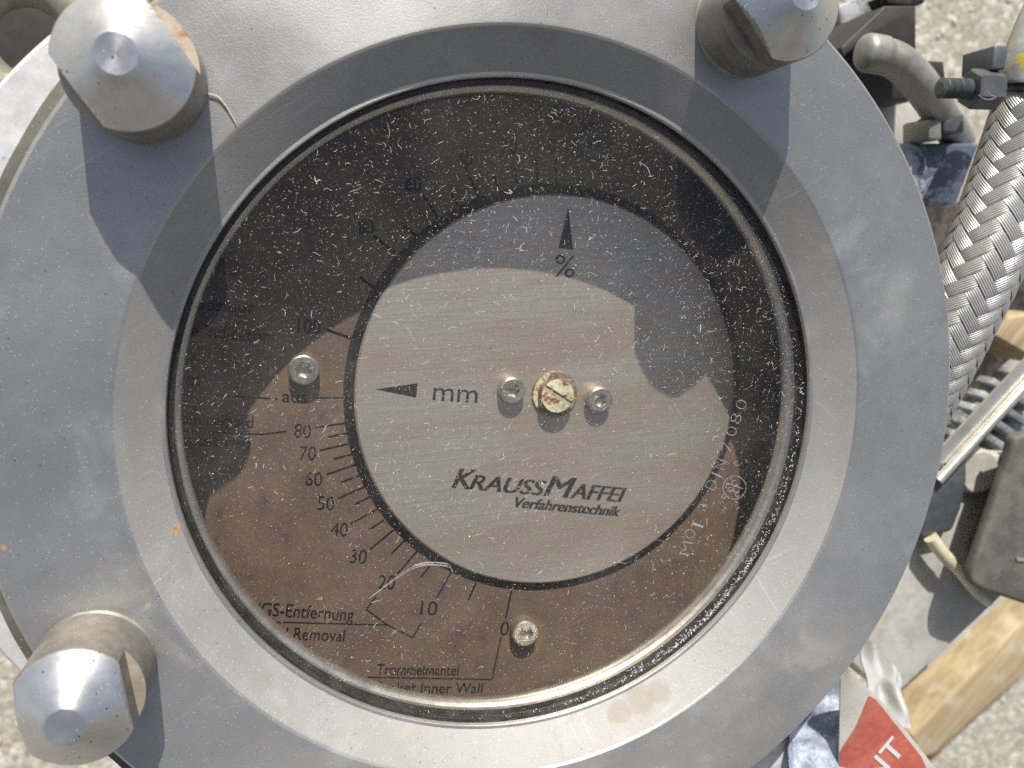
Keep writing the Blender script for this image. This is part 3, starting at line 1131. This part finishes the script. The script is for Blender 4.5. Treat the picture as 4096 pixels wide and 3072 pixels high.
for fam in (1, -1):
    for i in range(NS):
        ph = 2 * math.pi * i / NS
        rows = []
        for q in range(nseg + 1):
            s_ = L0 + (Ltot - L0) * q / nseg
            th = ph + fam * kk * s_
            x = (2 * i + fam * NS * kk * s_ / math.pi) * fam
            if fam < 0:
                x = 2 * i - NS * kk * s_ / math.pi
            hgt = fam * max(-1, min(1, 1.5 * math.sin(math.pi / 2 * (x + .5)))) * .30
            row = []
            for e in (-1, -.5, 0, .5, 1):
                # offset across the strip: perpendicular on the unrolled cylinder
                ca = math.cos(math.radians(49))
                sa_ = math.sin(math.radians(49))
                ds = -fam * e * SW / 2 * sa_
                dth = e * SW / 2 * ca / RH
                p, d, u, w = frame_at(s_ + ds)
                rr = RH + hgt + .12 * (1 - e * e)
                row.append(bm.verts.new(p + (u * math.cos(th + dth) + w * math.sin(th + dth)) * rr))
            rows.append(row)
        for q in range(nseg):
            for e in range(4):
                f = bm.faces.new((rows[q][e], rows[q + 1][e], rows[q + 1][e + 1], rows[q][e + 1]))
                for lp, (uu, vv_) in zip(f.loops, ((q, e), (q + 1, e), (q + 1, e + 1), (q, e + 1))):
                    lp[uvl].uv = (uu * .1, vv_ / 4)
obj('wire_braid', bm, MAT['wire'], hose, smooth=60)
# loose broken wires
bm = bmesh.new()
for pts in ([(3915, 380), (3935, 395), (3965, 397), (3985, 388)], [(3948, 362), (3962, 378), (3985, 388)]):
    tube(bm, spline([px(x, y, HZ + 14) for x, y in pts], 5), .12, 6)
obj('loose_wire', bm, MAT['sheet'], hose)
# collar and black ring
p, d, u, w = frame_at(L0 + 1.5)
def along(bm, prof, n=64):
    rings = []
    for r, s_ in prof:
        q, dd, uu, ww = frame_at(s_)
        rings.append([bm.verts.new(q + (uu * math.cos(2 * math.pi * i / n) + ww * math.sin(2 * math.pi * i / n)) * r) for i in range(n)])
    for a, b in zip(rings, rings[1:]):
        for i in range(n):
            j = (i + 1) % n
            bm.faces.new((a[i], a[j], b[j], b[i]))
    bmesh.ops.recalc_face_normals(bm, faces=bm.faces[:])
bm = bmesh.new()
along(bm, [(RH + .2, L0 + 4.2), (RH + 1.0, L0 + 4.2), (RH + 1.2, L0 + 3.6), (RH + 1.2, L0 + 2.2), (RH + .6, L0 + 2.0)])
obj('black_band', bm, MAT['rubber'], hose)
bm = bmesh.new()
along(bm, [(RH - .3, L0 + 2.3), (RH + 1.6, L0 + 2.3), (RH + 2.0, L0 + 1.6), (RH + 2.2, L0 - 8), (RH + 2.3, L0 - 18), (RH + 2.3, 0)])
obj('collar', bm, MAT['yellow'], hose)
bm = bmesh.new()
prism(bm, [p2(2149, 97, HZ + 9), p2(2180, 97, HZ + 9), p2(2172, 150, HZ + 9), p2(2146, 150, HZ + 9)], 12, bevel=.6)
obj('collar_lug', bm, MAT['bolt'], hose)

# clamp bolt with nut, axis pointing left
bz = HZ + 6
bt = thing('clamp_bolt', 'grey threaded bolt with a hexagon nut against the yellow collar', 'bolt', tuple(p2(2090, 192, bz)))
a, b = p2(2030, 190, bz), p2(2160, 194, bz)
ax_ = (b - a).normalized()
bm = bmesh.new()
pts, rr = [], []
L_ = (b - a).length
nn = 190
for i in range(nn + 1):
    t = i / nn
    pts.append(a + ax_ * L_ * t)
    ph = (t * L_ / .85) % 1.0
    base = 2.75
    rr.append((base - .8 * abs(2 * ph - 1)) * (.86 if i < 2 else 1))
tube(bm, pts, rr, 28)
obj('threaded_shank', bm, MAT['bolt'], bt, smooth=20)
bm = bmesh.new()
h0, h1 = p2(2094, 192, bz), p2(2149, 194, bz)
side = ax_.cross(Vector((0, 0, 1))).normalized()
upv = side.cross(ax_)
ring = []
for c_, k in ((h0, .88), (h0 + ax_ * .5, 1.0), (h1 - ax_ * .5, 1.0), (h1, .9)):
    ring.append([bm.verts.new(c_ + (side * math.cos(math.pi / 3 * i) + upv * math.sin(math.pi / 3 * i)) * 5.35 * k) for i in range(6)])
for r0, r1 in zip(ring, ring[1:]):
    for i in range(6):
        bm.faces.new((r0[i], r0[(i + 1) % 6], r1[(i + 1) % 6], r1[i]))
bm.faces.new(ring[0])
bm.faces.new(ring[-1])
bmesh.ops.recalc_face_normals(bm, faces=bm.faces[:])
obj('hex_nut', bm, MAT['bolt'], bt, smooth=20)

# ================================================================== BEHIND, UPPER RIGHT
def z3(x, y, z_):          # crop [3300,0,4096,600] at 2.765
    return px(3300 + x / 2.765, y / 2.765, z_)
bm = bmesh.new()
path_ = [(390, 580), (520, 590), (650, 620), (800, 680), (930, 790), (1030, 900), (1110, 1010), (1200, 1140), (1300, 1300), (1400, 1430), (1480, 1560)]
zs = [-70, -70, -70, -70, -71, -72, -74, -78, -83, -90, -97]
P_ = spline([z3(x, y, q) for (x, y), q in zip(path_, zs)], 5)
rad_ = [5.6 if i < 3 else (5.9 if i < 10 else 5.6) for i in range(len(P_))]
rad_[0] = 3.4
rad_[1] = 4.9
tube(bm, P_, rad_, 28)
rod = obj('bent_rod', bm, MAT['rod'], None, tuple(P_[10]))
tag(rod, 'thick bent grey steel rod with a blunt end beside the flange', 'rod')

sb = thing('steel_bracket', 'dark angular steel bracket standing behind the bent rod', 'bracket', tuple(z3(800, 500, -150)))
bm = bmesh.new()
prism(bm, [z3(*q, -100) for q in ((660, 60), (1010, 60), (1012, 560), (830, 500), (440, 440), (200, 640), (180, 520))], 30, bevel=.8)
obj('bracket_plate', bm, MAT['dark'], sb)
bm = bmesh.new()
prism(bm, [z3(*q, -112) for q in ((100, 520), (900, 560), (1110, 930), (1000, 1115), (560, 1100))], 40, bevel=.8)
obj('bracket_foot', bm, MAT['dark'], sb)
bm = bmesh.new()
prism(bm, [z3(*q, -92) for q in ((1080, 668), (1310, 680), (1335, 870), (1180, 920))], 10, bevel=.5)
obj('bracket_tab', bm, MAT['dark'], sb)
bm = bmesh.new()
prism(bm, [z3(*q, -104) for q in ((640, -60), (1130, -60), (1110, 30), (980, 70), (700, 50))], 10, bevel=1)
o = obj('brown_block', bm, MAT['brownblack'], None, tuple(z3(900, 0, -114)))
tag(o, 'small dark brown block at the top edge above the dark bracket', 'block')
bm = bmesh.new()
prism(bm, [z3(*q, -150) for q in ((150, 60), (420, -60), (640, -40), (600, 100), (180, 290))], 30, bevel=1)
o = obj('grey_block', bm, MAT['motor'], None, tuple(z3(300, 100, -180)))
tag(o, 'grey metal block right beside the shaded notched nut', 'block')

bm = bmesh.new()
prism(bm, [z3(*q, -128) for q in ((560, 1105), (1090, 1120), (1260, 1640), (760, 1640))], 20, bevel=.8)
o = obj('greige_plate', bm, MAT['greige'], None, tuple(z3(900, 1300, -148)))
tag(o, 'flat greige metal plate under the bent rod', 'plate')

bm = bmesh.new()
prism(bm, [p2(*q, -84) for q in ((1940, 309), (2118, 309), (2104, 345), (2066, 444), (1990, 444))], 45, bevel=1.2)
o = obj('blue_block', bm, MAT['blue'], None, tuple(p2(2030, 380, -129)))
tag(o, 'weathered blue grey painted block between the flange and the hose', 'block')
# stubby grey studs on the blue block
for (x, y, w_, h_) in ((2022, 275, 14, 40), (2062, 262, 22, 34)):
    bm = bmesh.new()
    c = p2(x, y + 20, -84)
    prism(bm, [p2(x - w_, y - h_ / 2, -76), p2(x + w_, y - h_ / 2, -76), p2(x + w_, y + h_ / 2 + 8, -76), p2(x - w_, y + h_ / 2 + 8, -76)], 14, bevel=1.0)
    o = obj('fitting', bm, MAT['bolt'] if w_ > 20 else MAT['rod'], None, tuple(c))
    tag(o, ('dark square fitting on the blue block below the hexagon nut' if w_ > 20 else 'narrow pale fitting at the foot of the bent rod'), 'fitting')

# dark body added below the hose so the gap looks shaded
bm = bmesh.new()
prism(bm, [p2(*q, -150) for q in ((1900, 440), (2260, 430), (2330, 620), (2290, 760), (2120, 900), (1990, 1010), (1900, 900))], 279, bevel=2)
o = obj('gap_backdrop', bm, MAT['brownblack'], None, tuple(p2(2080, 700, -429)))
tag(o, 'dark brown body added under the hose, its colour standing in for shade', 'machine')

# ================================================================== RIGHT SIDE
bm = bmesh.new()
prism(bm, [p2(*q, -100) for q in ((2148, 726), (2172, 684), (2260, 676), (2260, 790))], 25, bevel=1.2)
o = obj('timber_end', bm, MAT['wood'], None, tuple(p2(2200, 720, -125)))
tag(o, 'short pale timber end right of the braided hose', 'timber')

mg = thing('metal_guard', 'shiny bent sheet metal guard running diagonally below the hose', 'guard', tuple(p2(2130, 900, -90)))
bm = bmesh.new()
prism(bm, [p2(*q, -70) for q in ((2260, 728), (2268, 762), (2062, 990), (2000, 1050), (1985, 1020))], 1.2)
obj('guard_web', bm, MAT['sheet'], mg)
bm = bmesh.new()
e0, e1 = p2(2268, 764, -69), p2(2020, 1034, -69)
tube(bm, [e0.lerp(e1, t / 10) + Vector((1.1, -1.0, 0)) for t in range(11)], 1.9, 14)
obj('rolled_edge', bm, MAT['sheet'], mg)

mo = thing('motor', 'grey blue motor casing with cooling fins below the sheet metal guard', 'motor', tuple(p2(2170, 920, -190)))
bm = bmesh.new()
prism(bm, [p2(*q, -104) for q in ((2290, 770), (2290, 960), (2110, 1010), (2050, 985))], 22, bevel=2)
obj('motor_casing', bm, MAT['motor'], mo)
for i in range(6):
    bm = bmesh.new()
    t = i / 5
    a = Vector((2075 + 110 * t, 1000 - 140 * t))
    d = Vector((52, 34))
    n2 = Vector((11, -14))
    q = [a - d * .9, a + d, a + d + n2, a - d * .9 + n2]
    prism(bm, [p2(v.x, v.y, -96) for v in q], 8.2, bevel=.8)
    obj('cooling_fin', bm, MAT['motor'], mo)

tb = thing('terminal_box', 'dusty grey brown metal box with rounded corners at the right edge', 'box', tuple(p2(2200, 1150, -77.5)))
bm = bmesh.new()
corner = [(2192, 945), (2187, 975), (2101, 1232), (2099, 1250), (2104, 1264), (2120, 1274), (2330, 1345), (2420, 1100), (2330, 900)]
prism(bm, [p2(*q, -58) for q in corner], 5, bevel=1.6)
obj('lid', bm, MAT['boxgrey'], tb)
bm = bmesh.new()
prism(bm, [p2(*q, -63.4) for q in ((2240, 960), (2150, 1225), (2165, 1245), (2330, 1300), (2400, 1100), (2330, 920))], 14, bevel=1.4)
obj('box_body', bm, MAT['brownblack'], tb)
bm = bmesh.new()
prism(bm, [p2(*q, -57.4) for q in ((2196, 1206), (2216, 1206), (2216, 1214), (2198, 1212))], 1.5)
obj('box_notch', bm, MAT['sheet'], tb)

# channel beam
A0, A1 = p2(1955, 1485, -78), p2(2235, 1222, -78)
cb = thing('channel_beam', 'pale greige painted steel beam running diagonally under the flange edge', 'beam', tuple((A0 + A1) / 2 + Vector((0, 0, -60))))
bm = bmesh.new()
top = [p2(1925, 1513, -78), p2(2270, 1189, -78), p2(2230, 985, -78), p2(1960, 975, -78), p2(1700, 1300, -78)]
prism(bm, top, 9, bevel=1.0)
obj('top_flange', bm, MAT['greige'], cb)
bm = bmesh.new()
off = (p2(1966, 1525, -78) - p2(1925, 1480, -78)).normalized()
web = [p2(1918, 1506, -87.2), p2(2268, 1179, -87.2), p2(2258, 1168, -87.2), p2(1908, 1495, -87.2)]
prism(bm, web, 62)
obj('web', bm, MAT['greige'], cb)
bm = bmesh.new()
prism(bm, [p2(1925, 1513, -150), p2(2270, 1205, -150), p2(2220, 1150, -150), p2(1880, 1460, -150)], 9)
obj('bottom_flange', bm, MAT['greige'], cb)

bm = bmesh.new()  # flat dark piece lying on the beam
prism(bm, [p2(*q, -70) for q in ((2010, 990), (2092, 985), (2092, 1040), (2080, 1100), (2060, 1150), (1990, 1165), (1960, 1120))], 7.5, bevel=2)
o = obj('dark_slab', bm, MAT['bolt'], None, tuple(p2(2040, 1080, -77)))
tag(o, 'dark grey blue coupling lying on the beam close to the flange edge', 'slab')
bm = bmesh.new()
pl = spline([p2(2010, 1160, -70), p2(2040, 1200, -70), p2(2070, 1232, -70.5), p2(2105, 1275, -71), p2(2135, 1300, -72)], 6)
tube(bm, pl, [2.4 if i < 9 else 1.9 for i in range(len(pl))], 16)
o = obj('cream_handle', bm, MAT['cream'], None, tuple(pl[8]))
tag(o, 'cream plastic stick lying across the beam below the grey box', 'handle')
bm = bmesh.new()
c = p2(2118, 1020, -74)
lathe(bm, [(8.5, -78), (8.5, -76), (7.5, -74), (0.5, -74)], (c.x, c.y), 24)
o = obj('round_cap', bm, MAT['greige'], None, (c.x, c.y, -78))
tag(o, 'pale round cap on the beam between coupling and grey box', 'cap')

# timber plank on the ground
bm = bmesh.new()
prism(bm, [p2(*q, -375) for q in ((1968, 1590), (2290, 1262), (2330, 1352), (2022, 1628), (1992, 1640))], 54, bevel=2)
wp = obj('wood_plank', bm, MAT['wood'], None, tuple(p2(2100, 1480, -420)))
tag(wp, 'weathered yellow wood plank lying diagonally on the gravel', 'plank')
bm = bmesh.new()
prism(bm, [p2(*q, -385) for q in ((1958, 1600), (2006, 1580), (2040, 1625), (2000, 1655))], 44, bevel=2)
o = obj('wood_chunk', bm, plain('red_brown_wood', (.28, .13, .085), .8, .25, 60), None, tuple(p2(2000, 1610, -425)))
tag(o, 'reddish broken wood chunk at the lower end of the plank', 'wood')

# crumpled films and papers
def sheetmesh(pts, z_, amp, seed, mat, name, label, cat, cells=30, thick=.5, tilt=0, folds=0):
    """crumpled sheet: a quad patch with ridges, solidified by hand"""
    bm = bmesh.new()
    a, b, c, d = [p2(x, y, z_) for x, y in pts]
    top, bot = [], []
    for i in range(cells + 1):
        r0, r1 = [], []
        for j in range(cells + 1):
            u, v = i / cells, j / cells
            p = (a.lerp(b, u)).lerp(d.lerp(c, u), v)
            h = amp * (mnoise.noise(Vector((p.x * .05, p.y * .05, seed))) + .5 * mnoise.noise(Vector((p.x * .12, p.y * .12, seed + 5))) + .1 * mnoise.noise(Vector((p.x * .3, p.y * .3, seed + 8))))
            if folds:
                h = amp * (.7 * math.sin(6.28 * folds * u + 1.6 * mnoise.noise(Vector((u * 2, v * 2, seed)))) + .5 * mnoise.noise(Vector((u * 3, v * 3, seed + 3))))
            e = mnoise.noise(Vector((p.x * .12, p.y * .12, seed + 9))) * 1.4
            p = p + Vector((e, -e, h + tilt * u))
            r0.append(bm.verts.new(p))
            r1.append(bm.verts.new(p - Vector((0, 0, thick))))
        top.append(r0)
        bot.append(r1)
    for i in range(cells):
        for j in range(cells):
            bm.faces.new((top[i][j], top[i + 1][j], top[i + 1][j + 1], top[i][j + 1]))
            bm.faces.new((bot[i][j], bot[i][j + 1], bot[i + 1][j + 1], bot[i + 1][j]))
    bmesh.ops.recalc_face_normals(bm, faces=bm.faces[:])
    o = obj(name, bm, mat, None, tuple((a + c) / 2), smooth=70)
    tag(o, label, cat)
    return o
sheetmesh([(1868, 1372), (1946, 1455), (1975, 1580), (1868, 1530)], -40, 2.2, 2.0, MAT['white'], 'plastic_wrap', 'crumpled white plastic wrap behind the red and white label', 'plastic wrap', folds=1.7)
sheetmesh([(1822, 1462), (1840, 1700), (1700, 1720), (1715, 1560)], -22, 6, 7.3, MAT['crumple'], 'blue_film', 'crumpled blue grey plastic film left of the red and white label', 'film')
sheetmesh([(1760, 1540), (1740, 1720), (1580, 1720), (1620, 1640)], -26, 3, 4.1, MAT['white'], 'white_sheet', 'bright white sheet under the flange at the bottom edge', 'sheet')

# red and white label
def on_ray(v, z_):
    """slide a point along its sight line to height z_"""
    return CAM_C + (v - CAM_C) * ((z_ - CAM_C.z) / (v.z - CAM_C.z))
tagz = -8
apex = p2(1834, 1448, tagz)
tl = thing('warning_label', 'red label with white letters and white border at the bottom right', 'label', tuple(p2(1900, 1600, tagz - 12)))
def curl(v, dz):
    d = (v - apex).length
    return on_ray(v, tagz - .42 * d - 1.2 * math.sin(d * .09) + dz)
def flatpoly(pts, dz, mat, name, thick=.0):
    bm = bmesh.new()
    vs = [p2(x, y, tagz) for x, y in pts]
    f = bm.faces.new([bm.verts.new(v) for v in vs])
    bmesh.ops.triangulate(bm, faces=[f])
    for k in range(4):
        bmesh.ops.subdivide_edges(bm, edges=bm.edges[:], cuts=1, use_grid_fill=True)
    for v in bm.verts:
        v.co = curl(v.co, dz)
    if thick:
        r = bmesh.ops.extrude_face_region(bm, geom=bm.faces[:])
        for v in [g_ for g_ in r['geom'] if isinstance(g_, bmesh.types.BMVert)]:
            v.co.z -= thick
    bmesh.ops.recalc_face_normals(bm, faces=bm.faces[:])
    return obj(name, bm, mat, tl, smooth=40)
flatpoly([(1834, 1448), (1816, 1470), (1811, 1720), (2045, 1720), (2024, 1664), (1990, 1620), (1915, 1525)], 0, MAT['tagwhite'], 'paper_sheet', .4)
flatpoly([(1877, 1503), (1893, 1512), (1990, 1634), (2030, 1720), (1812, 1720), (1814, 1624), (1850, 1568)], .2, MAT['tagred'], 'red_field')
bm = bmesh.new()
put_text(bm, 'NT', (1890 * K, 1697 * K), (1958 * K, 1617 * K), 92, tagz, .01)
for k in range(2):
    bmesh.ops.subdivide_edges(bm, edges=bm.edges[:], cuts=1)
for v in bm.verts:
    v.co = curl(v.co, .45)
obj('label_lettering', bm, MAT['tagtext'], tl, smooth=0)
